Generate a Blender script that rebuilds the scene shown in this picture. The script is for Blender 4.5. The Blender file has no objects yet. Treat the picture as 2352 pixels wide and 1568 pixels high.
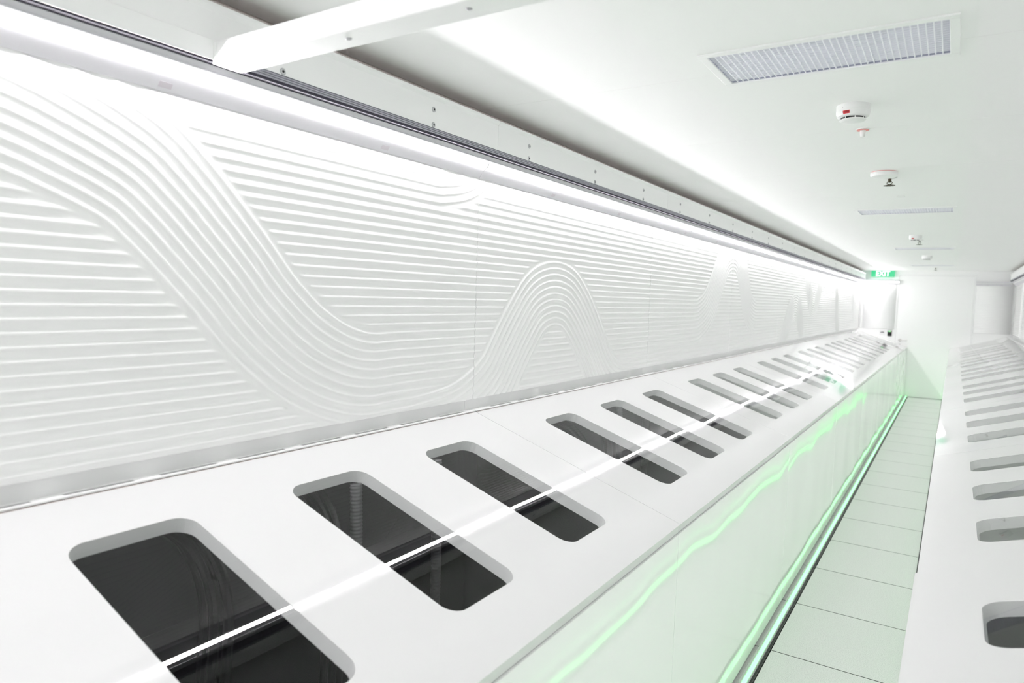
import bpy, bmesh, math, random
import numpy as np
from mathutils import Matrix, Vector
C = bpy.context.scene
random.seed(4)

# ------------------------------------------------------------------ camera, world, exposure
H = 1.5859
def make_camera():
    f, yaw, pitch, roll = 1571.6, 0.5722, -0.0670, 0.0320
    fw = Vector((-math.sin(yaw)*math.cos(pitch), math.cos(yaw)*math.cos(pitch), math.sin(pitch)))
    rt = Vector((math.cos(yaw), math.sin(yaw), 0)); up = rt.cross(fw)
    r = rt*math.cos(roll) + up*math.sin(roll); u = -rt*math.sin(roll) + up*math.cos(roll)
    cam = bpy.data.cameras.new('camera'); o = bpy.data.objects.new('camera', cam)
    C.collection.objects.link(o)
    m = Matrix((r, u, -fw)).transposed().to_4x4(); m.translation = Vector((0, 0, H))
    o.matrix_world = m
    cam.sensor_width = 36; cam.lens = f/2352*36; cam.clip_start = 0.02
    cam.dof.use_dof = True; cam.dof.focus_distance = 2.5; cam.dof.aperture_fstop = 3.5
    C.camera = o
make_camera()
w = bpy.data.worlds.new('world'); C.world = w; w.use_nodes = True
w.node_tree.nodes['Background'].inputs[0].default_value = (0.9, 0.95, 1, 1)
w.node_tree.nodes['Background'].inputs[1].default_value = 0.0
C.view_settings.view_transform = 'Standard'; C.view_settings.look = 'None'
C.view_settings.exposure = 1.56; C.view_settings.gamma = 1.0; C.view_settings.use_curve_mapping = False
TUBE_POWER = 29.5
GREEN_POWER = 1.35
C.cycles.max_bounces = 20; C.cycles.diffuse_bounces = 16; C.cycles.glossy_bounces = 6
C.cycles.transparent_max_bounces = 12; C.cycles.caustics_reflective = False; C.cycles.caustics_refractive = False
C.cycles.sample_clamp_indirect = 6.0

# ------------------------------------------------------------------ dimensions (metres)
P = 1.7105; Y0 = 0.3317; K0, K1 = -2, 8            # module pitch, first seam, module range
YB = Y0 + K0*P; YE = 14.126
XWL, XWR = -1.502, 0.84; ZC = 2.25
XB, ZB = -1.4625, 1.1518; XF, ZF = -0.672, 0.8954   # sloping lid: rear edge, front edge
DX, DZ = XF-XB, ZF-ZB; LL = math.hypot(DX, DZ); CT, ST = DX/LL, -DZ/LL
XFR = -0.0394; XBR = XFR + DX
ORD = ['first', 'second', 'third', 'fourth', 'fifth', 'sixth', 'seventh', 'eighth', 'ninth', 'tenth']

# ------------------------------------------------------------------ materials
def mat(name, col, rough=0.5, metal=0.0, spec=0.5, coat=0.0, bump=None, speck=None, bright=None):
    m = bpy.data.materials.new(name); m.use_nodes = True
    nt = m.node_tree; b = nt.nodes['Principled BSDF']
    b.inputs['Base Color'].default_value = (*col, 1); b.inputs['Roughness'].default_value = rough
    b.inputs['Metallic'].default_value = metal; b.inputs['Specular IOR Level'].default_value = spec
    b.inputs['Coat Weight'].default_value = coat; b.inputs['Coat Roughness'].default_value = 0.02
    if bump:
        bp = wavy(nt, *bump)
        nt.links.new(bp.outputs[0], b.inputs['Normal']); nt.links.new(bp.outputs[0], b.inputs['Coat Normal'])
    if speck:
        sc, amt = speck
        geo = nt.nodes.new('ShaderNodeNewGeometry'); n = nt.nodes.new('ShaderNodeTexNoise')
        n.inputs['Scale'].default_value = sc; n.inputs['Detail'].default_value = 3
        r = nt.nodes.new('ShaderNodeValToRGB')
        r.color_ramp.elements[0].position = 0.36; r.color_ramp.elements[1].position = 0.56
        r.color_ramp.elements[0].color = (*[c*amt for c in col], 1); r.color_ramp.elements[1].color = (*col, 1)
        nt.links.new(geo.outputs['Position'], n.inputs['Vector']); nt.links.new(n.outputs[0], r.inputs[0])
        nt.links.new(r.outputs[0], b.inputs['Base Color'])
    return m
def wavy(nt, scale, dist, stretch=1.0):
    # gentle unevenness of a real sheet: each sheet has its own ripple
    geo = nt.nodes.new('ShaderNodeNewGeometry'); oi = nt.nodes.new('ShaderNodeObjectInfo')
    mul = nt.nodes.new('ShaderNodeMath'); mul.operation = 'MULTIPLY'; mul.inputs[1].default_value = 37.0
    add = nt.nodes.new('ShaderNodeVectorMath'); add.operation = 'ADD'
    mp = nt.nodes.new('ShaderNodeMapping'); mp.inputs['Scale'].default_value = (1, stretch, 1)
    n = nt.nodes.new('ShaderNodeTexNoise'); n.inputs['Scale'].default_value = scale
    n.inputs['Detail'].default_value = 0.6; n.inputs['Roughness'].default_value = 0.35
    bp = nt.nodes.new('ShaderNodeBump'); bp.inputs['Strength'].default_value = 1.0
    bp.inputs['Distance'].default_value = dist
    nt.links.new(oi.outputs['Random'], mul.inputs[0]); nt.links.new(mul.outputs[0], add.inputs[1])
    nt.links.new(geo.outputs['Position'], mp.inputs[0]); nt.links.new(mp.outputs[0], add.inputs[0])
    nt.links.new(add.outputs[0], n.inputs['Vector']); nt.links.new(n.outputs[0], bp.inputs['Height'])
    return bp
def emit(name, col, strength, base=0.8):
    m = bpy.data.materials.new(name); m.use_nodes = True; nt = m.node_tree
    b = nt.nodes['Principled BSDF']; b.inputs['Base Color'].default_value = (base, base, base, 1)
    b.inputs['Emission Color'].default_value = (*col, 1); b.inputs['Emission Strength'].default_value = strength
    return m
def pane_mat(name, tint, bump):
    m = bpy.data.materials.new(name); m.use_nodes = True; nt = m.node_tree
    nt.nodes.remove(nt.nodes['Principled BSDF']); out = nt.nodes['Material Output']
    fr = nt.nodes.new('ShaderNodeFresnel'); fr.inputs[0].default_value = 1.47
    tr = nt.nodes.new('ShaderNodeBsdfTransparent'); tr.inputs[0].default_value = (*tint, 1)
    gl = nt.nodes.new('ShaderNodeBsdfGlossy'); gl.inputs['Roughness'].default_value = 0.0
    # same reflectance from either side of the thin sheet
    geo = nt.nodes.new('ShaderNodeNewGeometry'); mr = nt.nodes.new('ShaderNodeMapRange')
    mr.inputs['To Min'].default_value = 1.43; mr.inputs['To Max'].default_value = 1/1.43
    nt.links.new(geo.outputs['Backfacing'], mr.inputs['Value']); nt.links.new(mr.outputs[0], fr.inputs[0])
    mx = nt.nodes.new('ShaderNodeMixShader'); bp = wavy(nt, *bump)
    nt.links.new(bp.outputs[0], gl.inputs['Normal']); nt.links.new(bp.outputs[0], fr.inputs['Normal'])
    nt.links.new(fr.outputs[0], mx.inputs[0]); nt.links.new(tr.outputs[0], mx.inputs[1])
    nt.links.new(gl.outputs[0], mx.inputs[2]); nt.links.new(mx.outputs[0], out.inputs[0])
    return m
M = dict(
    ceiling=mat('ceiling white', (0.945, 0.945, 0.942), 0.55, spec=0.25),
    wall=mat('wall white', (0.945, 0.945, 0.943), 0.5, spec=0.3),
    panel=mat('wave panel white', (0.915, 0.915, 0.913), 0.22, spec=0.5),
    base=mat('skirting grey white', (0.78, 0.78, 0.78), 0.4),
    lid=mat('lid white lacquer', (0.725, 0.725, 0.725), 0.036, spec=0.45, bump=(1.2, 0.0035)),
    front=mat('front white gloss', (0.95, 0.95, 0.95), 0.055, spec=0.6, bump=(2.0, 0.005)),
    glass=pane_mat('clear lid pane', (0.975, 0.985, 0.98), (1.2, 0.0030)),
    paneside=mat('cut edge grey', (0.90, 0.90, 0.90), 0.4),
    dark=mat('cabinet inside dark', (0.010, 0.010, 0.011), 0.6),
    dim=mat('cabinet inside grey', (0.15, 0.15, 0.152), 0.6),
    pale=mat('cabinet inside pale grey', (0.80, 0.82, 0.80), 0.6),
    greyin=mat('inside grey sheet', (0.05, 0.05, 0.055), 0.5),
    black=mat('black rubber', (0.012, 0.012, 0.013), 0.35),
    hose=mat('grey corrugated plastic', (0.16, 0.16, 0.17), 0.45),
    clear=mat('clear hose', (0.5, 0.5, 0.52), 0.15),
    floor=mat('floor tile', (0.90, 0.905, 0.89), 0.42, speck=(260, 0.80)),
    void=mat('underfloor dark', (0.03, 0.03, 0.03), 0.9),
    alu=mat('brushed aluminium', (0.42, 0.42, 0.46), 0.35, metal=0.9),
    gap=mat('dark gasket', (0.035, 0.03, 0.05), 0.6),
    white=mat('white powder coat', (0.92, 0.92, 0.92), 0.35),
    lampw=mat('lamp housing', (0.70, 0.69, 0.72), 0.5, spec=0.1),
    clip=mat('lamp clip', (0.62, 0.58, 0.62), 0.5, spec=0.1),
    rail=mat('anodised grey', (0.40, 0.40, 0.45), 0.5, metal=0.2),
    stripm=mat('strip channel', (0.62, 0.63, 0.62), 0.4),
    lilac=mat('filter mat lilac grey', (0.78, 0.77, 0.88), 0.6),
    seal=mat('brown seal', (0.50, 0.45, 0.43), 0.7),
    refl=mat('lamp reflector', (0.85, 0.85, 0.87), 0.25),
    plastic=mat('white plastic', (0.86, 0.86, 0.86), 0.35),
    screw=mat('zinc screw', (0.55, 0.55, 0.57), 0.35, metal=0.6),
    hinge=mat('hinge tan', (0.45, 0.36, 0.33), 0.4, metal=0.3),
    red=mat('red label', (0.72, 0.02, 0.03), 0.5),
    pink=mat('pink ring', (0.85, 0.35, 0.33), 0.5),
    brown=mat('bronze', (0.08, 0.07, 0.045), 0.4, metal=0.6),
    ink=mat('ink', (0.01, 0.01, 0.012), 0.5),
    steel=mat('satin steel', (0.5, 0.5, 0.48), 0.3, metal=0.9),
    grille=mat('grille white', (0.94, 0.94, 0.97), 0.5),
    ductm=mat('duct bluish grey', (0.50, 0.50, 0.60), 0.5),
    off=mat('unlit tube', (0.80, 0.80, 0.80), 0.3),
    tube=emit('lit tube', (1.0, 0.962, 0.995), TUBE_POWER),
    green=emit('green led diffuser', (0.15, 1.0, 0.21), GREEN_POWER, 0.1),
    signg=emit('exit green', (0.045, 0.72, 0.31), 0.33, 0.03),
    signw=emit('exit letters', (0.9, 1.0, 0.97), 0.40, 0.5),
    ledg=emit('reader led green', (0.0, 0.8, 0.08), 0.5),
    ledr=emit('reader led red', (0.9, 0.1, 0.02), 0.5),
)

# ------------------------------------------------------------------ helpers
class MB:
    def __init__(s): s.v = []; s.f = []; s.m = []
    def add(s, vs, fs, mi=0):
        b = len(s.v); s.v += [tuple(map(float, p)) for p in vs]
        s.f += [tuple(b+i for i in f) for f in fs]; s.m += [mi]*len(fs)
    def box(s, x0, x1, y0, y1, z0, z1, mi=0):
        s.add([(x0,y0,z0),(x1,y0,z0),(x1,y1,z0),(x0,y1,z0),(x0,y0,z1),(x1,y0,z1),(x1,y1,z1),(x0,y1,z1)],
              [(0,3,2,1),(4,5,6,7),(0,1,5,4),(1,2,6,5),(2,3,7,6),(3,0,4,7)], mi)
    def prism_y(s, prof, y0, y1, mi=0):        # closed profile in x,z swept along y
        n = len(prof)
        s.add([(x, y0, z) for x, z in prof]+[(x, y1, z) for x, z in prof],
              [tuple(range(n)), tuple(range(2*n-1, n-1, -1))]+[(i, i+n, (i+1) % n+n, (i+1) % n) for i in range(n)], mi)
    def prism_x(s, prof, x0, x1, mi=0):
        n = len(prof)
        s.add([(x0, y, z) for y, z in prof]+[(x1, y, z) for y, z in prof],
              [tuple(range(n)), tuple(range(2*n-1, n-1, -1))]+[(i, i+n, (i+1) % n+n, (i+1) % n) for i in range(n)], mi)
    def tube(s, pts, r, n=12, mi=0, cap=True):
        pts = [Vector(p) for p in pts]; rr = r if isinstance(r, (list, tuple)) else [r]*len(pts)
        vs = []; t0 = None; nrm = None
        for i, p in enumerate(pts):
            t = (pts[min(i+1, len(pts)-1)]-pts[max(i-1, 0)]).normalized()
            if nrm is None:
                nrm = t.orthogonal().normalized()
            else:
                nrm = (nrm-t*nrm.dot(t)).normalized()
            b = t.cross(nrm)
            vs += [p+(nrm*math.cos(a)+b*math.sin(a))*rr[i] for a in [2*math.pi*k/n for k in range(n)]]
        fs = [(i*n+k, i*n+(k+1) % n, (i+1)*n+(k+1) % n, (i+1)*n+k) for i in range(len(pts)-1) for k in range(n)]
        if cap:
            fs += [tuple(range(n-1, -1, -1)), tuple((len(pts)-1)*n+k for k in range(n))]
        s.add(vs, fs, mi)
    def lathe(s, prof, c, n=32, mi=0, axis='z'):   # prof (r,h) list
        vs = []
        for r, h in prof:
            for k in range(n):
                a = 2*math.pi*k/n; x, y, z = r*math.cos(a), r*math.sin(a), h
                if axis == 'x': x, y, z = z, x, y
                if axis == 'y': x, y, z = x, z, y
                vs.append((c[0]+x, c[1]+y, c[2]+z))
        L = len(prof)
        fs = [(i*n+k, i*n+(k+1) % n, (i+1)*n+(k+1) % n, (i+1)*n+k) for i in range(L-1) for k in range(n)]
        fs += [tuple(range(n)), tuple((L-1)*n+k for k in range(n))]
        s.add(vs, fs, mi)
    def build(s, name, mats, parent=None, bevel=0, smooth=False, recalc=True, seg=2):
        me = bpy.data.meshes.new(name); me.from_pydata(s.v, [], s.f)
        if not isinstance(mats, (list, tuple)): mats = [mats]
        for m in mats: me.materials.append(m)
        me.polygons.foreach_set('material_index', s.m)
        if recalc:
            bm = bmesh.new(); bm.from_mesh(me); bmesh.ops.recalc_face_normals(bm, faces=bm.faces); bm.to_mesh(me); bm.free()
        if smooth:
            me.polygons.foreach_set('use_smooth', [True]*len(me.polygons))
            if smooth != 'all': me.set_sharp_from_angle(angle=math.radians(35))
        o = bpy.data.objects.new(name, me); C.collection.objects.link(o)
        if parent: o.parent = parent
        if bevel:
            b = o.modifiers.new('bevel', 'BEVEL'); b.width = bevel; b.segments = seg; b.limit_method = 'ANGLE'
            b.angle_limit = math.radians(40); b.harden_normals = False
        return o
def thing(name, label, cat, loc=(0, 0, 0), group=None):
    o = bpy.data.objects.new(name, None); C.collection.objects.link(o); o.location = loc; o.empty_display_size = 0.05
    o['label'] = label; o['category'] = cat
    if group: o['group'] = group
    return o
def tag(o, label, cat, group=None):
    o['label'] = label; o['category'] = cat
    if group: o['group'] = group
    return o
def struct(o, label=None, cat=None):
    o['kind'] = 'structure'
    if label: o['label'] = label
    if cat: o['category'] = cat
    return o
def copy_tree(o, loc=None, parent=None):
    c = o.copy(); C.collection.objects.link(c)
    if parent: c.parent = parent
    if loc: c.location = loc
    for ch in list(o.children): copy_tree(ch, None, c)
    return c
def text_mesh(name, s, size, m, parent, mtx, depth=0.0006, bold=0.0):
    cu = bpy.data.curves.new(name, 'FONT'); cu.body = s; cu.size = size; cu.extrude = depth; cu.offset = bold
    cu.align_x = 'CENTER'; cu.align_y = 'CENTER'; cu.resolution_u = 4
    t = bpy.data.objects.new(name+'_curve', cu); C.collection.objects.link(t)
    bpy.context.view_layer.update()
    me = bpy.data.meshes.new_from_object(t.evaluated_get(bpy.context.evaluated_depsgraph_get()))
    bpy.data.objects.remove(t); bpy.data.curves.remove(cu)
    me.materials.clear(); me.materials.append(m)
    o = bpy.data.objects.new(name, me); C.collection.objects.link(o)
    if parent: o.parent = parent
    me.transform(mtx)
    return o

# ------------------------------------------------------------------ room shell
VENTS = [2.005+2*P*i for i in range(-1, 4)]
def shell():
    # floor: 600 mm tiles with open joints over a dark subfloor
    b = MB(); g = 0.0026
    xs = [-1.9, -1.28, -0.612, -0.012, 0.588, 1.1]; ys = [3.228+0.6*k for k in range(-12, 20)]
    for i in range(len(xs)-1):
        for y in ys:
            y1 = min(y+0.6-g, YE+0.15)
            if y < YE+0.1:
                b.box(xs[i]+g, xs[i+1]-g, y+g, y1, -0.03, -0.0004, 1); b.add([(xs[i]+g, y+g, 0), (xs[i+1]-g, y+g, 0), (xs[i+1]-g, y1, 0), (xs[i]+g, y1, 0)], [(0, 1, 2, 3)])
    b.box(-1.9, 1.1, YB-0.3, YE+0.2, -0.06, -0.03, 1)
    struct(b.build('floor', [M['floor'], M['void']], recalc=False), 'pale speckled raised floor tiles tinted green by the strips', 'floor')
    # ceiling: wide metal planks with hairline joints, openings for the vents
    b = MB(); js = [Y0+P*(k/2.0) for k in range(2*K0-1, 2*K1+2)]
    def strip(x0, x1, ya, yb):
        pts = [ya]+[j for j in js if ya+0.01 < j < yb-0.01]+[yb]
        for i in range(len(pts)-1):
            b.box(x0, x1, pts[i]+(0.0006 if i else 0), pts[i+1]-(0.0006 if i < len(pts)-2 else 0), ZC, ZC+0.012)
    vx0, vx1 = -0.618, -0.042
    strip(XWL-0.2, vx0, YB-0.1, YE+0.1); strip(vx1, XWR+0.2, YB-0.1, YE+0.1)
    ya = YB-0.1
    for v in VENTS:
        strip(vx0, vx1, ya, v-0.137); ya = v+0.137
    strip(vx0, vx1, ya, YE+0.1)
    b.box(XWL-0.2, XWR+0.2, YB-0.1, YE+0.1, ZC+0.13, ZC+0.15)
    struct(b.build('ceiling', M['ceiling'], recalc=False), 'smooth white plank ceiling with hairline joints', 'ceiling')
    for nm, x0, x1, lb in (('wall_left', XWL-0.12, XWL, 'white wall behind the ribbed panels on the left'), ('wall_right', XWR, XWR+0.12, 'white wall on the right')):
        b = MB(); b.box(x0, x1, YB-0.1, YE+0.1, -0.05, ZC+0.1)
        struct(b.build(nm, M['wall']), lb, 'wall')
    # far wall with door opening
    b = MB()
    dl, dr, dt = -0.872, 0.256, 2.162
    b.box(XWL-0.1, dl, YE, YE+0.12, -0.05, ZC+0.1); b.box(dr, XWR+0.1, YE, YE+0.12, -0.05, ZC+0.1); b.box(dl, dr, YE, YE+0.12, dt, ZC+0.1)
    struct(b.build('wall_far', M['wall']), 'white wall at the far end around the door', 'wall')
    b = MB(); b.box(XWL-0.1, XWR+0.1, YB-0.12, YB, -0.05, ZC+0.1)
    struct(b.build('wall_back', M['wall']), 'white wall behind the camera', 'wall')
    # door
    d = thing('door_1', 'plain white flush door with lever handle at the far end', 'door', (dl, YE, 0)); struct(d)
    b = MB(); b.box(0.0015, dr-dl-0.0015, 0.002, 0.05, 0.006, dt-0.0015)
    b.build('door_leaf', M['wall'], d, bevel=0.003)
    b = MB(); t = 0.028
    b.box(-t, 0.0, -0.008, 0.0, 0, dt+t); b.box(dr-dl, dr-dl+t, -0.008, 0.0, 0, dt+t); b.box(0.0, dr-dl, -0.008, 0.0, dt, dt+t)
    b.build('door_frame', M['white'], d, bevel=0.002)
    b = MB(); hx, hz = 0.075, 1.008
    b.lathe([(0.026, 0.006), (0.026, -0.006), (0.022, -0.008)], (hx, 0, hz), 24, axis='y')
    b.tube([(hx, -0.006, hz), (hx, -0.045, hz), (hx+0.012, -0.055, hz), (hx+0.115, -0.055, hz+0.002)], 0.009, 12)
    b.lathe([(0.012, 0.006), (0.012, -0.006)], (hx, 0, hz-0.075), 16, axis='y')
    b.build('door_handle', M['steel'], d, smooth=True)['label'] = 'satin steel lever handle'
    # skirtings between counter ledge and wave panels
    for nm, x0, x1 in (('baseboard_left', XWL, XWL+0.004), ('baseboard_right', XWR-0.004, XWR)):
        b = MB()
        for k in range(K0, K1):
            b.box(x0, x1, Y0+k*P+0.0006-0.025, Y0+(k+1)*P-0.0006-0.025, 1.156, 1.215)
        struct(b.build(nm, M['base'], recalc=False), 'grey white strip below the ribbed panels on the '+nm[10:], 'skirting')
shell()

# ------------------------------------------------------------------ wave relief panels
S = 0.0272; V0 = 1.32; AMP = 0.0043
BANDS = {
 'a': [(-1,1.95),(0.3,1.95),(0.42,1.947),(0.55,1.93),(0.66,1.897),(0.795,1.84),(0.875,1.778),(0.955,1.70),(1.04,1.612),(1.13,1.513),(1.245,1.418),(1.37,1.352),(1.5,1.32),(1.7,1.32),(2.6,1.32)],
 'b': [(1.2,1.1024),(1.65,1.1024),(1.8,1.108),(1.95,1.128),(2.08,1.175),(2.20,1.25),(2.285,1.35),(2.37,1.45),(2.46,1.54),(2.54,1.583),(2.65,1.60),(2.76,1.583),(2.85,1.53),(2.95,1.44),(3.04,1.34),(3.13,1.24),(3.23,1.16),(3.36,1.112),(3.52,1.1024),(4.2,1.1024)],
 'c': [(1.2,2.0272),(1.75,2.0272),(1.84,2.032),(1.93,2.05),(2.0,2.08),(2.07,2.13),(2.14,2.20),(2.3,2.40)],
 'd': [(3.7,1.456),(4.55,1.456),(4.72,1.475),(4.86,1.53),(4.97,1.615),(5.07,1.72),(5.17,1.83),(5.27,1.915),(5.38,1.965),(5.50,1.982),(5.62,1.96),(5.72,1.90),(5.81,1.80),(5.89,1.69),(5.98,1.58),(6.09,1.505),(6.24,1.463),(6.40,1.456),(7.0,1.456)],
 'e': [(6.9,0.9),(7.25,1.0),(7.5,1.22),(7.72,1.42),(7.92,1.53),(8.08,1.56),(8.24,1.53),(8.4,1.42),(8.55,1.2),(8.7,0.9)],
 'f': [(8.35,2.5),(8.6,2.1),(8.75,1.88),(8.92,1.70),(9.12,1.60),(9.32,1.60),(9.52,1.70),(9.70,1.88),(9.9,2.1),(10.1,2.5)],
 'g': [(10.8,2.5),(11.0,2.1),(11.12,1.85),(11.22,1.6),(11.36,1.35),(11.6,1.0)],
 'h': [(12.7,2.5),(12.85,2.1),(12.95,1.85),(13.1,1.65),(13.4,1.5),(13.7,1.456),(14.5,1.456)],
}
def spline(pts, n=10):
    out = []
    for i in range(len(pts)-1):
        p0, p1, p2, p3 = [np.array(pts[max(0, min(len(pts)-1, i+j))], float) for j in (-1, 0, 1, 2)]
        for t in np.linspace(0, 1, n, endpoint=False):
            out.append(0.5*((2*p1)+(-p0+p2)*t+(2*p0-5*p1+4*p2-p3)*t*t+(-p0+3*p1-3*p2+p3)*t**3))
    out.append(np.array(pts[-1], float)); return np.array(out)
BSP = {k: spline(v) for k, v in BANDS.items()}
def prof(d):
    t = np.abs(d/S); fr = np.abs(t-np.round(t)); fr = np.sqrt(fr*fr+0.0036)
    return AMP*np.clip((0.5-fr)/0.5, 0, 1)**2.4
def relief(U, V):
    h0 = prof(V-V0); amp = np.ones_like(U); best = np.zeros_like(U)-1; hb = np.zeros_like(U)
    u0, u1 = U.min(), U.max()
    for pl in BSP.values():
        if pl[:, 0].min() > u1+0.3 or pl[:, 0].max() < u0-0.3: continue
        a = pl[:-1]; d = pl[1:]-a; L2 = (d**2).sum(1)
        D = np.full(U.shape, 9.0); SN = np.zeros(U.shape)
        for i in range(len(a)):
            du = np.abs(U[0]-(a[i, 0]+d[i, 0]/2)); cols = np.where(du < 0.30+abs(d[i, 0]))[0]
            if len(cols) == 0: continue
            c0, c1 = cols[0], cols[-1]+1
            uu = U[:, c0:c1]-a[i, 0]; vv = V[:, c0:c1]-a[i, 1]
            t = np.clip((uu*d[i, 0]+vv*d[i, 1])/L2[i], 0, 1)
            dd = np.hypot(uu-t*d[i, 0], vv-t*d[i, 1]); sn = min(1.0, abs(d[i, 1])/math.sqrt(L2[i])*4)
            m = dd < D[:, c0:c1]
            D[:, c0:c1][m] = dd[m]; SN[:, c0:c1][m] = sn
        W = 5.5*S
        inside = (D < W) & (SN > best); hb[inside] = prof(D[inside]); best[inside] = SN[inside]
        g = np.clip((D-W)/(0.55*S), 0, 1); g = g*g*(3-2*g)
        amp = np.where(D >= W, amp*(1-(1-g)*SN), amp)
    # a band covers the flat ribs only where it turns
    return np.where(best > 0.02, hb, h0*amp)
def wave_panel(u0, u1, place, du, dv=0.0034, z0=1.197, z1=2.062, plain=False, name='ribbed_wall_panel'):
    us = np.linspace(u0+0.0008, u1-0.0008, max(2, int((u1-u0)/du)+1)); vs = np.linspace(z0, z1, int((z1-z0)/dv)+1)
    U, V = np.meshgrid(us, vs)
    Hh = prof(V-V0) if plain else relief(U, V)
    nu, nv = len(us), len(vs)
    # front grid plus a rim going back to the wall
    co = place(U, V, Hh+0.012).reshape(-1, 3)
    idx = np.arange(nu*nv).reshape(nv, nu)
    q = np.stack([idx[:-1, :-1], idx[:-1, 1:], idx[1:, 1:], idx[1:, :-1]], -1).reshape(-1, 4)
    rim = np.concatenate([idx[0, :], idx[1:, -1], idx[-1, -2::-1], idx[-2:0:-1, 0]])
    back = place(U, V, np.zeros_like(Hh)).reshape(-1, 3)[rim]
    n = len(rim); b0 = nu*nv
    rq = np.array([(rim[i], b0+i, b0+(i+1) % n, rim[(i+1) % n]) for i in range(n)])
    me = bpy.data.meshes.new(name)
    allv = np.concatenate([co, back]); fs = np.concatenate([q, rq])
    me.vertices.add(len(allv)); me.vertices.foreach_set('co', allv.ravel())
    me.loops.add(fs.size); me.loops.foreach_set('vertex_index', fs.ravel())
    me.polygons.add(len(fs)); me.polygons.foreach_set('loop_start', np.arange(0, fs.size, 4))
    me.update(calc_edges=True); me.validate()
    me.polygons.foreach_set('use_smooth', [True]*len(q)+[False]*len(rq))
    me.materials.append(M['panel'])
    o = bpy.data.objects.new(name, me); C.collection.objects.link(o)
    return o
PL = lambda U, V, h: np.stack([XWL+0.0045+h, U, V], -1)
PR = lambda U, V, h: np.stack([XWR-0.0045-h, -U, V], -1)
PEND = lambda U, V, h: np.stack([U, YE-0.001-h, V], -1)
WP = {-2: 'white ribbed panel on the left wall behind the camera, farther one', -1: 'white ribbed panel on the left wall beside the camera',
      0: 'nearest white wall panel with ribs sweeping down to the right', 1: 'white wall panel with a tall round arch of ribs',
      2: 'white wall panel with straight ribs and the rise of a second arch', 3: 'white wall panel holding the second arch peak and its falling side',
      4: 'white wall panel with a low grey hump of ribs', 5: 'white wall panel with the V of ribs near its top',
      6: 'white wall panel with one slanting grey rib band near the exit sign', 7: 'last white ribbed panel on the left wall before the end wall'}
for k in range(K0, K1):
    u0, u1 = Y0+k*P+0.008, Y0+(k+1)*P+0.008
    if k == K1-1: u1 = YE-0.02
    du = 0.02 if k < 0 else 0.0036 if k < 2 else 0.006 if k == 2 else 0.010
    if k < -1: o = wave_panel(u0, u1, PL, 0.3, plain=True)
    else: o = wave_panel(u0, u1, PL, du, dv=0.0027 if k in (0, 1) else 0.0034)
    tag(o, WP[k], 'wall panel', 'ribbed relief panels along the left wall')
for k in range(K0, K1):
    u0, u1 = -(Y0+(k+1)*P+0.008), -(Y0+k*P+0.008)
    if k == K1-1: u0 = -(YE-0.02)
    o = wave_panel(u0, u1, PR, 0.4, dv=0.0034 if k > 4 else 0.0045, plain=True)
    tag(o, 'white ribbed panel on the right wall, '+ORD[k-K0]+' counted from behind the camera', 'wall panel', 'ribbed relief panels along the right wall')
tag(wave_panel(-1.405, -0.900, PEND, 0.3, plain=True), 'white ribbed panel under the exit sign, left of the door', 'wall panel')
tag(wave_panel(-1.475, -1.408, PEND, 0.05, plain=True), 'narrow ribbed filler panel in the far left corner', 'wall panel')
tag(wave_panel(0.285, 0.80, PEND, 0.3, plain=True), 'white ribbed panel on the end wall right of the door', 'wall panel')

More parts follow.
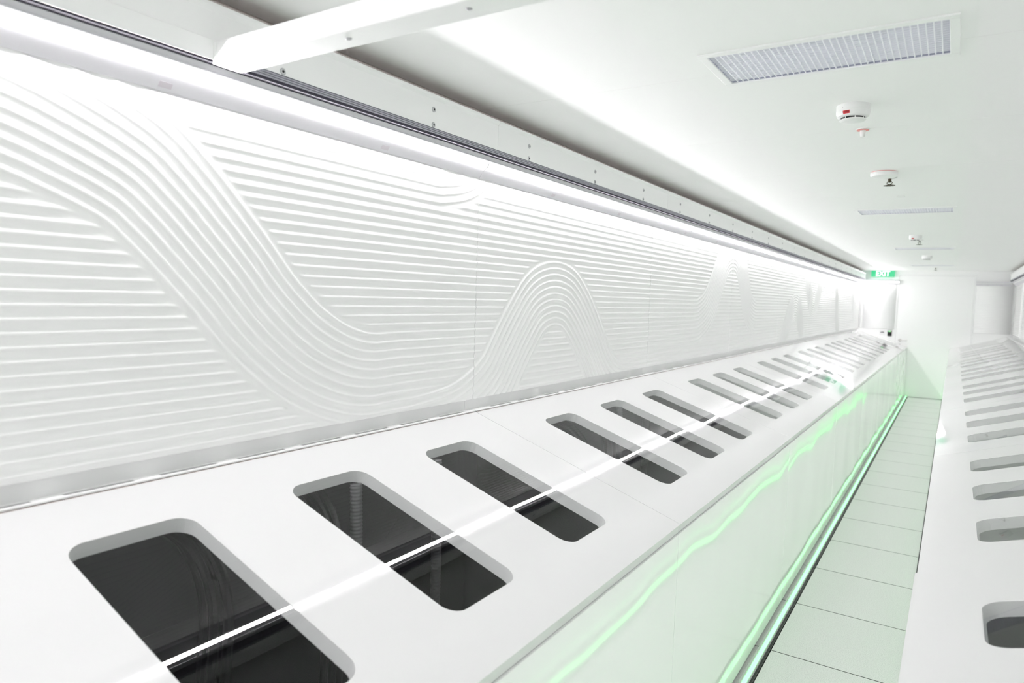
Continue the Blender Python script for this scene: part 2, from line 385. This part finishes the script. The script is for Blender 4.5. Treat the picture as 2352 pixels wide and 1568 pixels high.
# ------------------------------------------------------------------ bulkhead panels under the ceiling
def bulkhead(side):
    s = 1 if side == 'left' else -1; xw = XWL if side == 'left' else XWR
    X = lambda d: xw+s*d
    for k in range(K0, K1):
        ya, yb = Y0+k*P, Y0+(k+1)*P
        if k == K1-1: yb = YE-0.16
        where = 'behind the camera' if k < 0 else ORD[k]+' from the camera'
        t = thing('bulkhead_panel', f'screwed white bulkhead panel above the {side} wall lamps, {where if k>=0 else ORD[-k-1]+" "+where}', 'bulkhead panel',
                  (xw, ya, 2.10), f'bulkhead panels under the ceiling, {side}')
        L = yb-ya-0.0015
        def P2(d, z): return (s*d, z-2.10)
        b = MB()
        b.prism_y([P2(0, 2.10), P2(0.101, 2.10), P2(0.101, 2.184), P2(0.109, 2.192), P2(0.109, 2.200), P2(0.101, 2.203), P2(0.0, 2.203)], 0, L)
        b.build('cover', M['white'], t)
        b = MB()
        b.prism_y([P2(0.004, 2.2032), P2(0.103, 2.2032), P2(0.103, 2.2062), P2(0.014, 2.2062), P2(0.014, 2.2495), P2(0.004, 2.2495)], 0, L)
        b.build('top_strip', M['seal'], t)  # thin brown strip marking the gap between cover and ceiling
        b = MB()                                    # extruded rail with three grooves
        pr = [P2(0.04, 2.083), P2(0.102, 2.083)]
        z = 2.083
        for i in range(3):
            pr += [P2(0.102, z+0.0035), P2(0.0995, z+0.0042), P2(0.0995, z+0.005), P2(0.102, z+0.0057)]; z += 0.0052
        pr += [P2(0.102, 2.0995), P2(0.04, 2.0995)]
        b.prism_y(pr, 0, L); b.build('edge_rail', M['rail'], t)['label'] = 'grooved aluminium rail'
        b = MB(); b.prism_y([P2(0.055, 2.076), P2(0.0995, 2.076), P2(0.0995, 2.083), P2(0.055, 2.083)], 0, L)
        b.build('gasket', M['gap'], t)['label'] = 'dark strip painted as the shadow gap'  # dark colour painted in for the shadow gap under the rail
        sb = MB(); sb.lathe([(0.0085, 0), (0.0085, 0.0012), (0.0065, 0.0026), (0.0035, 0.0026), (0.0028, 0.001)], (0, 0, 0), 16, axis='x')
        hx = MB(); hx.lathe([(0.0034, 0), (0.0034, 0.0012)], (0.0018, 0, 0), 6, axis='x')
        first = None
        if s < 0: continue
        for j in range(3):
            yy = 1.683-Y0-P/1*0+j*0.5702; yy = (yy) % P
            if yy > L-0.01: continue
            for z in (2.155, 2.1085):
                if first is None:
                    sc = sb.build('screw', M['screw'], t, smooth=True); h = hx.build('socket', M['ink'], sc); first = sc
                else:
                    sc = first.copy(); C.collection.objects.link(sc); sc.parent = t
                    hh = h.copy(); C.collection.objects.link(hh); hh.parent = sc
                sc.location = (s*0.101, yy, z-2.10)
bulkhead('left'); bulkhead('right')

# ------------------------------------------------------------------ tube lamps
def tube_lamp(label, cat, origin, along, out, L, lit, group):
    # along: unit vector of the lamp, out: unit vector away from the wall (both horizontal)
    t = thing('tube_lamp', label, cat, origin, group)
    al, ou = Vector(along), Vector(out)
    def pt(d, a, z): p = ou*d+al*a; return (p.x, p.y, z)
    def sweep(pf, a0, a1, b):
        n = len(pf)
        b.add([pt(d, a0, z) for d, z in pf]+[pt(d, a1, z) for d, z in pf],
              [tuple(range(n)), tuple(range(2*n-1, n-1, -1))]+[(i, i+n, (i+1) % n+n, (i+1) % n) for i in range(n)])
    n = Vector((0.762, -0.648)); tg = Vector((0.648, 0.762)); cc = Vector((0.057, 0.0))   # tilted back plate: normal and tangent in (d, z)
    q = lambda a, h: tuple(cc+tg*a+n*h)
    b = MB()   # housing: tilted plate with a folded foot on the wall side
    sweep([q(-0.052, -0.001), q(0.0385, -0.001), q(0.0385, -0.003), (0.062, 0.030), (0.012, 0.030), (0.012, -0.030), q(-0.052, -0.004)], 0, L, b)
    b.build('housing', M['lampw'], t)
    b = MB()   # small folded lip above the light slot
    sweep([q(0.020, -0.001), q(0.022, 0.0030), q(0.025, 0.0034), q(0.0262, -0.001)], 0, L, b)
    b.build('reflector', M['refl'], t)
    b = MB()
    sweep([q(-0.0080, -0.001), q(-0.0080, 0.0003), q(-0.004, 0.0012), q(0.0, 0.0016), q(0.004, 0.0012), q(0.0080, 0.0003), q(0.0080, -0.001)], 0.004, L-0.004, b)
    b.build('tube', M['tube'] if lit else M['off'], t)
    for a in (0.0, L-0.004):
        b = MB(); sweep([q(-0.0088, -0.001), q(-0.0088, 0.0024), q(0.0088, 0.0024), q(0.0088, -0.001)], a, a+0.004, b)
        b.build('end_cap', M['plastic'], t)
    for a in (L*0.3, L*0.7):
        b = MB(); sweep([q(-0.044, -0.001), q(-0.044, -0.0006), q(-0.030, -0.0006), q(-0.030, -0.001)], a, a+0.030, b)
        b.build('clip', M['clip'], t)
    return t
ZT = 2.045
for k in range(K0, K1):
    ya = Y0+k*P; L = P-0.001
    if k == K1-1: L = YE-0.075-ya
    w = ORD[k]+' from the camera' if k >= 0 else ORD[-k-1]+' one behind the camera'
    tube_lamp(f'lit white tube lamp at the top of the left wall, {w}', 'lamp', (XWL, ya, ZT), (0, 1, 0), (1, 0, 0), L, True, 'lit tube lamps on the left wall')
    if k == K1-1: L = YE-0.075-ya
    tube_lamp(f'unlit tube lamp at the top of the right wall, {w}', 'lamp', (XWR, ya, ZT), (0, 1, 0), (-1, 0, 0), L, False, 'unlit tube lamps on the right wall')
tube_lamp('short lit tube lamp on the end wall below the exit sign', 'lamp', (-1.43, YE, ZT), (1, 0, 0), (0, -1, 0), 0.565, True, None)
tube_lamp('added lit tube lamp for fill, out of view on the wall behind the camera', 'lamp', (-1.43, YB, ZT), (1, 0, 0), (0, 1, 0), 2.16, True, None)  # unseen fill lamp, added to brighten the near end of the room
tube_lamp('unlit tube lamp on the end wall right of the door', 'lamp', (0.275, YE, ZT), (1, 0, 0), (0, -1, 0), 0.49, False, None)

# ------------------------------------------------------------------ overhead white frame near the camera
t = thing('overhead_frame', 'white overhead bar crossing the room near the camera, with a rail along the wall', 'overhead bar', (0, 0, 0))
b = MB(); b.box(-1.385, XWR-0.125, 0.925, 0.995, 2.068, 2.118); b.build('cross_bar', M['white'], t, bevel=0.004)
b = MB(); b.box(-1.3985, -1.3955, YB+0.2, 0.995, 2.079, 2.122); b.box(-1.3985, -1.385, 0.925, 0.995, 2.070, 2.116); b.build('side_rail', M['white'], t, bevel=0.001)
for x in (-1.01, -0.723, -0.43, -0.14, 0.15, 0.44):
    b = MB(); b.lathe([(0.006, 0.001), (0.006, -0.0012), (0.004, -0.002), (0.002, -0.001)], (x, 0.955, 2.068), 14); b.build('screw', M['screw'], t, smooth=True)
for y in (-2.0, -0.5):
    b = MB(); b.box(-1.35, XWR-0.11, y, y+0.07, 2.068, 2.118); b.build('cross_bar', M['white'], t, bevel=0.004)

# ------------------------------------------------------------------ ceiling vents
def vent():
    t = thing('ceiling_vent', 'x', 'vent', (-0.33, 0, ZC))
    b = MB(); X, Y, f = 0.300, 0.149, 0.022
    for (x0, x1, y0, y1) in ((-X, X, -Y, -Y+f), (-X, X, Y-f, Y), (-X, -X+f, -Y+f, Y-f), (X-f, X, -Y+f, Y-f)):
        b.box(x0, x1, y0, y1, -0.005, 0.0)
    b.build('frame', M['white'], t, bevel=0.0015)
    b = MB(); nx, ny = 35, 16
    for i in range(1, nx):
        x = -X+f+(2*X-2*f)*i/nx; b.box(x-0.0012, x+0.0012, -Y+f, Y-f, -0.001, 0.007)
    for j in range(1, ny):
        y = -Y+f+(2*Y-2*f)*j/ny; b.box(-X+f, X-f, y-0.0011, y+0.0011, 0.0, 0.006)
    b.build('grille', M['grille'], t, recalc=False)
    b = MB(); z1 = 0.024
    for (x0, x1, y0, y1) in ((-X+f-0.003, -X+f, -Y+f, Y-f), (X-f, X-f+0.003, -Y+f, Y-f), (-X+f-0.003, X-f+0.003, -Y+f-0.003, -Y+f), (-X+f-0.003, X-f+0.003, Y-f, Y-f+0.003)):
        b.box(x0, x1, y0, y1, 0.0, z1, 0)
    b.box(-X+f-0.003, X-f+0.003, -Y+f-0.003, Y-f+0.003, z1, z1+0.004, 1)
    b.build('duct_box', [M['ductm'], M['lilac']], t)
    return t
v0 = vent(); vl = ['square-cell ceiling vent behind the camera', 'nearest and largest ceiling vent with a square-cell grille', 'second ceiling vent, beyond the smoke detectors', 'third ceiling vent, a thin pale bar far down the room', 'farthest ceiling vent, closest to the exit end']
for i, y in enumerate(VENTS):
    o = v0 if i == 0 else copy_tree(v0); o.location = (-0.33, y, ZC); o['label'] = vl[i]; o['group'] = 'ceiling vents'

# ------------------------------------------------------------------ detectors and sprinklers
def detector(label, x, y, text=None, r=0.052):
    t = thing('smoke_detector', label, 'smoke detector', (x, y, ZC), 'smoke detectors'); k = r/0.052
    b = MB(); b.lathe([(0.030, 0), (0.0515, 0), (0.052, -0.002), (0.052, -0.016), (0.0515, -0.0168), (0.0522, -0.0176), (0.0520, -0.026), (0.048, -0.036), (0.041, -0.0405), (0.020, -0.0405)], (0, 0, 0), 48)
    b.v = [(a*k, c*k, d*k) for a, c, d in b.v]; b.build('base', M['plastic'], t, smooth=True)
    b = MB(); b.lathe([(0.0360, -0.0405), (0.0360, -0.0465)], (0, 0, 0), 40)
    b.v = [(a*k, c*k, d*k) for a, c, d in b.v]; b.build('chamber', M['ink'], t, smooth=True)['label'] = 'black inlet slot'
    b = MB(); b.lathe([(0.0405, -0.0462), (0.0405, -0.0480), (0.033, -0.0525), (0.012, -0.0545)], (0, 0, 0), 48)
    b.v = [(a*k, c*k, d*k) for a, c, d in b.v]; b.build('cap', M['plastic'], t, smooth=True)
    for a in range(8):
        an = a*math.pi/4+0.3; cx, cy = 0.0378*math.cos(an), 0.0378*math.sin(an)
        b = MB(); b.tube([(cx*k, cy*k, -0.0395*k), (cx*k, cy*k, -0.047*k)], 0.0017*k, 8); b.build('rib', M['plastic'], t)
    if text is not None:
        # label on the side facing the camera
        a = math.atan2(-y, -x)-0.42
        th = [a+(i-4)*0.052 for i in range(9)]; b = MB(); rr = 0.0524
        zt, zb = -0.0245, -0.0345; rt, rb = rr+0.0004, 0.0500
        vs = [(rt*math.cos(q), rt*math.sin(q), zt) for q in th]+[(rb*math.cos(q), rb*math.sin(q), zb) for q in th]
        b.add(vs, [(i, i+1, i+10, i+9) for i in range(8)]); lb = b.build('sticker', M['red'], t); lb['label'] = 'red adhesive label'
        n = Vector((math.cos(a), math.sin(a), -0.25)).normalized(); rx = Vector((-math.sin(a), math.cos(a), 0)); up = n.cross(rx)
        m = Matrix((rx, up, n)).transposed().to_4x4(); m.translation = Vector((math.cos(a)*0.0531, math.sin(a)*0.0531, -0.0295))
        text_mesh('sticker_text', text, 0.0070, M['ink'], lb, m, depth=0.0001)
        b = MB(); b.lathe([(0.0012, 0), (0.0012, 0.001)], (0.0515*math.cos(a-0.25), 0.0515*math.sin(a-0.25), -0.013), 8, axis='x'); b.build('indicator', M['ink'], t)
    return t
def nozzle(label, x, y, ring):
    t = thing('gas_sampling_nozzle' if ring else 'ceiling_disc', label, 'nozzle' if ring else 'cover plate', (x, y, ZC))
    b = MB(); b.lathe([(0.018, 0), (0.0245, 0), (0.0245, -0.003), (0.022, -0.0042), (0.012, -0.0045)], (0, 0, 0), 32); b.build('flange', M['plastic'], t, smooth=True)
    if ring:
        b = MB(); b.lathe([(0.020, -0.0040), (0.0215, -0.0058), (0.012, -0.0062)], (0, 0, 0), 32); b.build('ring', M['pink'], t, smooth=True)['label'] = 'pink red ring'
        b = MB(); b.lathe([(0.0105, -0.004), (0.0098, -0.012), (0.0068, -0.030), (0.0050, -0.0305)], (0, 0, 0), 24); b.build('tip', M['plastic'], t, smooth=True)
    return t
def sprinkler(label, x, y, pendant=0.045):
    t = thing('sprinkler_head', label, 'sprinkler', (x, y, ZC), 'sprinkler heads')
    b = MB(); b.lathe([(0.010, 0), (0.034, 0), (0.034, -0.003), (0.028, -0.006), (0.012, -0.008)], (0, 0, 0), 32); b.build('flange', M['plastic'], t, smooth=True)
    b = MB(); b.lathe([(0.008, -0.006), (0.008, -0.020), (0.005, -0.026)], (0, 0, 0), 16)
    for sx in (-1, 1): b.tube([(sx*0.006, 0, -0.018), (sx*0.013, 0, -0.028), (sx*0.004, 0, -pendant+0.004)], 0.0018, 8)
    b.build('body', M['brown'], t, smooth=True)['label'] = 'dark bronze body'
    b = MB(); n = 12
    for i in range(n):
        a = 2*math.pi*i/n; c, s_ = math.cos(a), math.sin(a)
        p = lambda r, w, z: (r*c-w*s_, r*s_+w*c, z)
        vs = [p(0.004, -0.002, -pendant), p(0.004, 0.002, -pendant), p(0.027, 0.0055, -pendant-0.002), p(0.027, -0.0055, -pendant-0.002)]
        b.add(vs+[(q[0], q[1], q[2]+0.001) for q in vs], [(0, 1, 2, 3), (4, 7, 6, 5), (0, 4, 5, 1), (1, 5, 6, 2), (2, 6, 7, 3), (3, 7, 4, 0)])
    b.lathe([(0.014, -pendant+0.003), (0.016, -pendant-0.0025)], (0, 0, 0), 16)
    b.build('deflector', M['brown'], t)
    return t
detector('nearest smoke detector, round white with a red sticker and black slots', -0.325, 2.552, 'L10002')
nozzle('small white ceiling nozzle with a pink ring just past the nearest smoke detector', -0.332, 2.895, True)
def flat_detector(label, x, y):
    t = thing('heat_detector', label, 'detector', (x, y, ZC))
    b = MB(); b.lathe([(0.03, 0), (0.056, 0), (0.0565, -0.003)], (0, 0, 0), 40); b.build('mounting_ring', M['pink'], t, smooth=True)['label'] = 'pinkish seal at the ceiling'
    b = MB(); b.lathe([(0.03, -0.003), (0.060, -0.003), (0.0605, -0.016), (0.057, -0.023), (0.030, -0.027), (0.012, -0.0275)], (0, 0, 0), 48); b.build('body', M['plastic'], t, smooth=True)
    return t
flat_detector('flat round white detector with a pinkish rim, before the second vent', -0.335, 3.85)
sprinkler('dark bronze sprinkler head hanging just past the flat white detector', -0.322, 4.02, 0.040)
nozzle('flat white ceiling disc between the bronze sprinkler and the second vent', -0.315, 4.72, False)
detector('middle smoke detector with a red sticker, beyond the second vent', -0.345, 7.30, 'L10003')
sprinkler('sprinkler head just past the middle smoke detector', -0.33, 7.75)
detector('farthest smoke detector, just before the last vent', -0.335, 10.05, 'L10004', r=0.056)
sprinkler('farthest sprinkler head, near the door wall', -0.30, 12.95)

# ------------------------------------------------------------------ exit sign, reader, notice
t = thing('exit_sign', 'green illuminated EXIT sign on the end wall', 'exit sign', (-1.135, YE, 2.192))
b = MB(); b.box(-0.185, 0.185, -0.055, 0.0, -0.056, 0.056); b.build('housing', M['signg'], t, bevel=0.004)['label'] = 'glowing green box'
m = Matrix(((0.86, 0, 0, 0), (0, 0, -1, -0.0553), (0, 1, 0, 0.0), (0, 0, 0, 1)))
text_mesh('lettering', 'EXIT', 0.128, M['signw'], t, m, depth=0.0015, bold=0.0035)['label'] = 'white letters EXIT'
t = thing('card_reader', 'black card reader with a green light, left of the door', 'card reader', (-0.966, YE, 1.125))
b = MB(); b.box(-0.033, 0.033, -0.022, 0, -0.052, 0.048); b.build('body', M['ink'], t, bevel=0.006)
b = MB(); b.box(-0.025, 0.018, -0.0235, -0.0215, 0.027, 0.041); b.build('green_light', M['ledg'], t)['label'] = 'green light bar'
b = MB(); b.box(0.018, 0.026, -0.0235, -0.0215, 0.027, 0.034); b.build('red_light', M['ledr'], t)['label'] = 'small red light'
t = thing('wall_notice', 'small white notice with a dark line, beside the black card reader', 'sign', (-1.085, YE, 1.125))
b = MB(); b.box(-0.044, 0.044, -0.004, 0, -0.045, 0.045); b.build('plate', M['plastic'], t)
b = MB(); b.box(-0.030, 0.030, -0.0048, -0.0038, 0.000, 0.013); b.box(-0.018, 0.018, -0.0048, -0.0038, 0.022, 0.026); b.build('print', M['ink'], t)['label'] = 'dark printed line'

# ------------------------------------------------------------------ cabinets
WIN_U = ((-1.323-XB)/CT, (-0.806-XB)/CT); WIN_Y = [0.3675, 0.8620, 1.3565]; WIN_H = 0.1235; TH = 0.034
def rrect(u0, u1, y0, y1, r, n=8):
    pts = []
    for cx, cy, a0 in ((u1-r, y1-r, 0), (u0+r, y1-r, 90), (u0+r, y0+r, 180), (u1-r, y0+r, 270)):
        for i in range(n+1):
            a = math.radians(a0+90*i/n); pts.append((cx+r*math.cos(a), cy+r*math.sin(a)))
    return pts
def slab_with_holes(outer, holes, f, w0, w1):
    """f(u, y, w) -> xyz ; top at w1, bottom at w0 ; returns MB (material 0 faces, 1 hole sides)"""
    bm = bmesh.new(); loops = []
    for lp in [outer]+holes:
        vs = [bm.verts.new((p[0], p[1], 0)) for p in lp]; loops.append(vs)
        for i in range(len(vs)): bm.edges.new((vs[i], vs[(i+1) % len(vs)]))
    bmesh.ops.triangle_fill(bm, use_beauty=True, use_dissolve=False, edges=bm.edges[:], normal=(0, 0, 1))
    bm.verts.index_update(); V = [(v.co.x, v.co.y) for v in bm.verts]; T = [tuple(v.index for v in fc.verts) for fc in bm.faces]
    LI = [[v.index for v in l] for l in loops]; bm.free()
    b = MB(); n = len(V)
    b.add([f(u, y, w1) for u, y in V]+[f(u, y, w0) for u, y in V], T+[tuple(reversed([i+n for i in t])) for t in T])
    base = 0
    for li, l in enumerate(LI):
        fs = [(l[i], l[(i+1) % len(l)], l[(i+1) % len(l)]+n, l[i]+n) for i in range(len(l))]
        b.f += fs; b.m += [1 if li else 0]*len(fs)
    return b
def cabinet(side):
    s = 1 if side == 'left' else -1; xb = XB if s > 0 else XBR
    # local origin: rear edge of lid at floor level, start of module
    def f(u, y, w): return (s*(u*CT+w*ST), y, ZB-u*ST+w*CT)
    t = thing('window_cabinet', 'x', 'cabinet', (xb, 0, 0), f'low cabinets with three windows in their sloping lids, {side} row')
    L = P-0.0022
    lid = slab_with_holes([(0.0, 0.0011), (LL, 0.0011), (LL, L+0.0011), (0.0, L+0.0011)],
                          [rrect(WIN_U[0], WIN_U[1], c-WIN_H, c+WIN_H, 0.042) for c in WIN_Y], f, -TH, 0).build('lid', [M['lid'], M['paneside']], t)
    for i, c in enumerate(WIN_Y):
        pts = rrect(WIN_U[0]+0.0003, WIN_U[1]-0.0003, c-WIN_H+0.0003, c+WIN_H-0.0003, 0.0417)
        b = MB(); b.add([f(u, y, -0.0012) for u, y in (pts if s > 0 else pts[::-1])], [tuple(range(len(pts)))])
        b.build('window_pane', M['glass'], lid, recalc=False)
    xf = s*DX; zt = ZF-TH*CT-0.0012
    b = MB()
    b.box(min(xf-s*0.004, xf-s*0.014), max(xf-s*0.004, xf-s*0.014), 0.0015, P-0.0015, 0.016, zt); b.build('front_panel', M['front'], t, bevel=0.001)
    b = MB()   # body: back, floor, sides
    xi = s*(DX-0.016); xk = -s*0.036
    x0, x1 = min(xk, xi), max(xk, xi)
    b.box(x0, x1, 0.004, P-0.004, 0.05, 0.07)
    b.box(min(xk, xk+s*0.01), max(xk, xk+s*0.01), 0.002, P-0.002, 0.0, 1.10)
    for ya in (0.0012, P-0.0112):
        pr = [(xk, 0.0), (xi, 0.0), (xi, zt-0.002), (0, ZB-TH*CT-0.012), (xk, ZB-TH*CT-0.012)]
        b.prism_y(pr, ya, ya+0.010)
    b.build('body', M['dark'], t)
    b = MB()
    b.prism_y([(s*0.012, 0.80), (s*0.012, 1.095), (s*0.020, 1.095), (s*0.020, 0.815), (s*0.060, 0.80), (s*0.060, 0.79), (s*0.012, 0.79)], 0.012, P-0.012)
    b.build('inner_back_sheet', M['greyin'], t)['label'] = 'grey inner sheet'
    # rear ledge with long slots
    b = MB(); za, zb_ = 1.1535, 1.157; xa, xe = -s*0.0035, -s*0.0385; sa, sb = -s*0.014, -s*0.027
    def bx(x0, x1, y0, y1): b.box(min(x0, x1), max(x0, x1), y0, y1, za, zb_)
    bx(xa, sa, 0.001, P-0.001); bx(sb, xe, 0.001, P-0.001); y = 0.001
    for i in range(8):
        ys = 0.121+0.2*i; bx(sa, sb, y, ys); y = ys+0.142
    bx(sa, sb, y, P-0.001)
    b.build('slotted_ledge', M['white'], t, recalc=False)
    b = MB()
    n = 22
    for i in range(n):
        b.tube([(-s*0.0015, 0.006+(P-0.012)*i/n, ZB-0.001), (-s*0.0015, 0.006+(P-0.012)*(i+0.96)/n, ZB-0.001)], 0.0017, 8)
    b.build('hinge', M['hinge'], t)['label'] = 'tan piano hinge'
    return t
def cab_label(side, k):
    if k < 0: return f'white cabinet with sloping windowed lid in the {side} row, '+('just behind the camera' if k == -1 else 'at the wall behind the camera')
    if k == 0: return f'nearest white cabinet in the {side} row, with '+('the three darkest lid windows' if side == 'left' else 'its lid sitting slightly proud')
    if k == 7: return f'last white cabinet of the {side} row, against the end wall'
    return f'white windowed cabinet, {ORD[k]} from the camera in the {side} row'
for side in ('left', 'right'):
    c0 = cabinet(side)
    for i, k in enumerate(range(K0, K1)):
        o = c0 if i == 0 else copy_tree(c0)
        o.location.y = Y0+k*P; o['label'] = cab_label(side, k)
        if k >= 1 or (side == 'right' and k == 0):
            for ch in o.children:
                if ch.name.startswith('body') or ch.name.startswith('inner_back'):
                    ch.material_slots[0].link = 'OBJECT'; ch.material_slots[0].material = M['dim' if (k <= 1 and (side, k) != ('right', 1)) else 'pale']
        if side == 'right' and k == 0:
            for ch in o.children:
                if ch.name.startswith('lid') and not ch.name.startswith('lid_stop'): ch.location = (-0.005, 0, 0.004)
# white end panel closing each row at the far end
for side in ('left', 'right'):
    s = 1 if side == 'left' else -1; xb = XB if s > 0 else XBR
    b = MB(); b.prism_y([(xb-s*0.036, 0), (xb+s*DX, 0), (xb+s*DX, ZF-0.002), (xb, ZB-0.002), (xb-s*0.036, ZB-0.002)], Y0+K1*P+0.001, YE-0.010)
    tag(b.build('end_filler', M['front']), f'white filler closing the {side} cabinet row against the end wall', 'end panel')

# things inside the nearest left cabinets
def corrugated(label, x, y, z0, z1, r, lean=0.0):
    b = MB(); n = int((z1-z0)/0.0025); pts = []; rr = []
    for i in range(n+1):
        q = i/n; pts.append((x+lean*math.sin(q*2.6), y+0.35*lean*q, z0+(z1-z0)*q)); rr.append(r*(1+0.045*(1 if i % 4 < 2 else -1)))
    b.tube(pts, rr, 18); return tag(b.build('corrugated_hose', M['hose'], smooth='all'), label, 'hose')
def cable(label, pts, r, n=5):
    b = MB(); sp = []
    P_ = [Vector(p) for p in pts]
    for j in range(n):
        ox, oy = (random.uniform(-1, 1)*r*2.2, random.uniform(-1, 1)*r*2.2); q = []
        for i in range(len(P_)-1):
            p0, p1, p2, p3 = [P_[max(0, min(len(P_)-1, i+d))] for d in (-1, 0, 1, 2)]
            for t_ in [a/8 for a in range(8)]:
                v = 0.5*((2*p1)+(-p0+p2)*t_+(2*p0-5*p1+4*p2-p3)*t_*t_+(-p0+3*p1-3*p2+p3)*t_**3); q.append((v.x+ox, v.y+oy, v.z))
        b.tube(q, r, 8)
    return tag(b.build('cable_bundle', M['black'], smooth=True), label, 'cable bundle')
for k in (0, 1):
    y = Y0+k*P; w = 'nearest' if k == 0 else 'second'
    cable(f'black cables behind the first window of the {w} left cabinet', [(-1.42, y+0.50, 1.06), (-1.34, y+0.52, 1.02), (-1.27, y+0.52, 0.90), (-1.27, y+0.50, 0.6), (-1.28, y+0.49, 0.1)], 0.011, 6)
    cable(f'black cables behind the middle window of the {w} left cabinet', [(-1.42, y+0.90, 1.05), (-1.35, y+0.90, 0.98), (-1.33, y+0.91, 0.80), (-1.34, y+0.90, 0.4), (-1.34, y+0.90, 0.1)], 0.010, 6)
    corrugated(f'grey corrugated hose under the middle window of the {w} left cabinet', -1.325, y+0.955, 0.09, 1.07, 0.016, 0.02)
    corrugated(f'grey corrugated hose under the far window of the {w} left cabinet', -1.330, y+1.30, 0.09, 1.07, 0.016, 0.02)
b = MB(); b.box(-1.36, -1.16, Y0+0.03, Y0+0.28, 0.072, 0.72)
tag(b.build('equipment_box', M['greyin'], bevel=0.006), 'dark grey box inside the nearest left cabinet', 'box')
yb = Y0-0.0
cable('thin black cables inside the nearest right cabinet', [(0.60, Y0+1.40, 0.96), (0.5, Y0+1.36, 0.84), (0.42, Y0+1.34, 0.5), (0.42, Y0+1.34, 0.1)], 0.008, 4)

# ------------------------------------------------------------------ green light strips at floor level
for side in ('left', 'right'):
    s = 1 if side == 'left' else -1; x0 = XF if s > 0 else XFR
    t = thing('led_strip', f'glowing green floor light strip along the {side} cabinets', 'light strip', (x0, YB+0.01, 0.0), 'green floor light strips')
    L = YE-YB-0.02; L = Y0+K1*P+0.09-YB-0.02
    b = MB()
    b.prism_y([(s*0.014, 0.0005), (s*0.046, 0.0005), (s*0.046, 0.012), (s*0.042, 0.012), (s*0.042, 0.008), (s*0.024, 0.008), (s*0.024, 0.016), (s*0.014, 0.016)], 0, L)
    b.build('profile', M['stripm'], t)
    b = MB(); b.prism_y([(s*0.0245, 0.0085), (s*0.0415, 0.0085), (s*0.0415, 0.0125), (s*0.036, 0.016), (s*0.030, 0.016), (s*0.0245, 0.0125)], 0, L)
    b.build('diffuser', M['green'], t)
    b = MB(); b.box(min(s*0.047, s*0.057), max(s*0.047, s*0.057), 0, L, 0.0002, 0.0012)
    b.build('floor_gap', M['black'], t)['label'] = 'black strip drawn as the gap beside the tiles'  # black strip laid in place of the dark gap next to the tiles
bpy.context.view_layer.update()
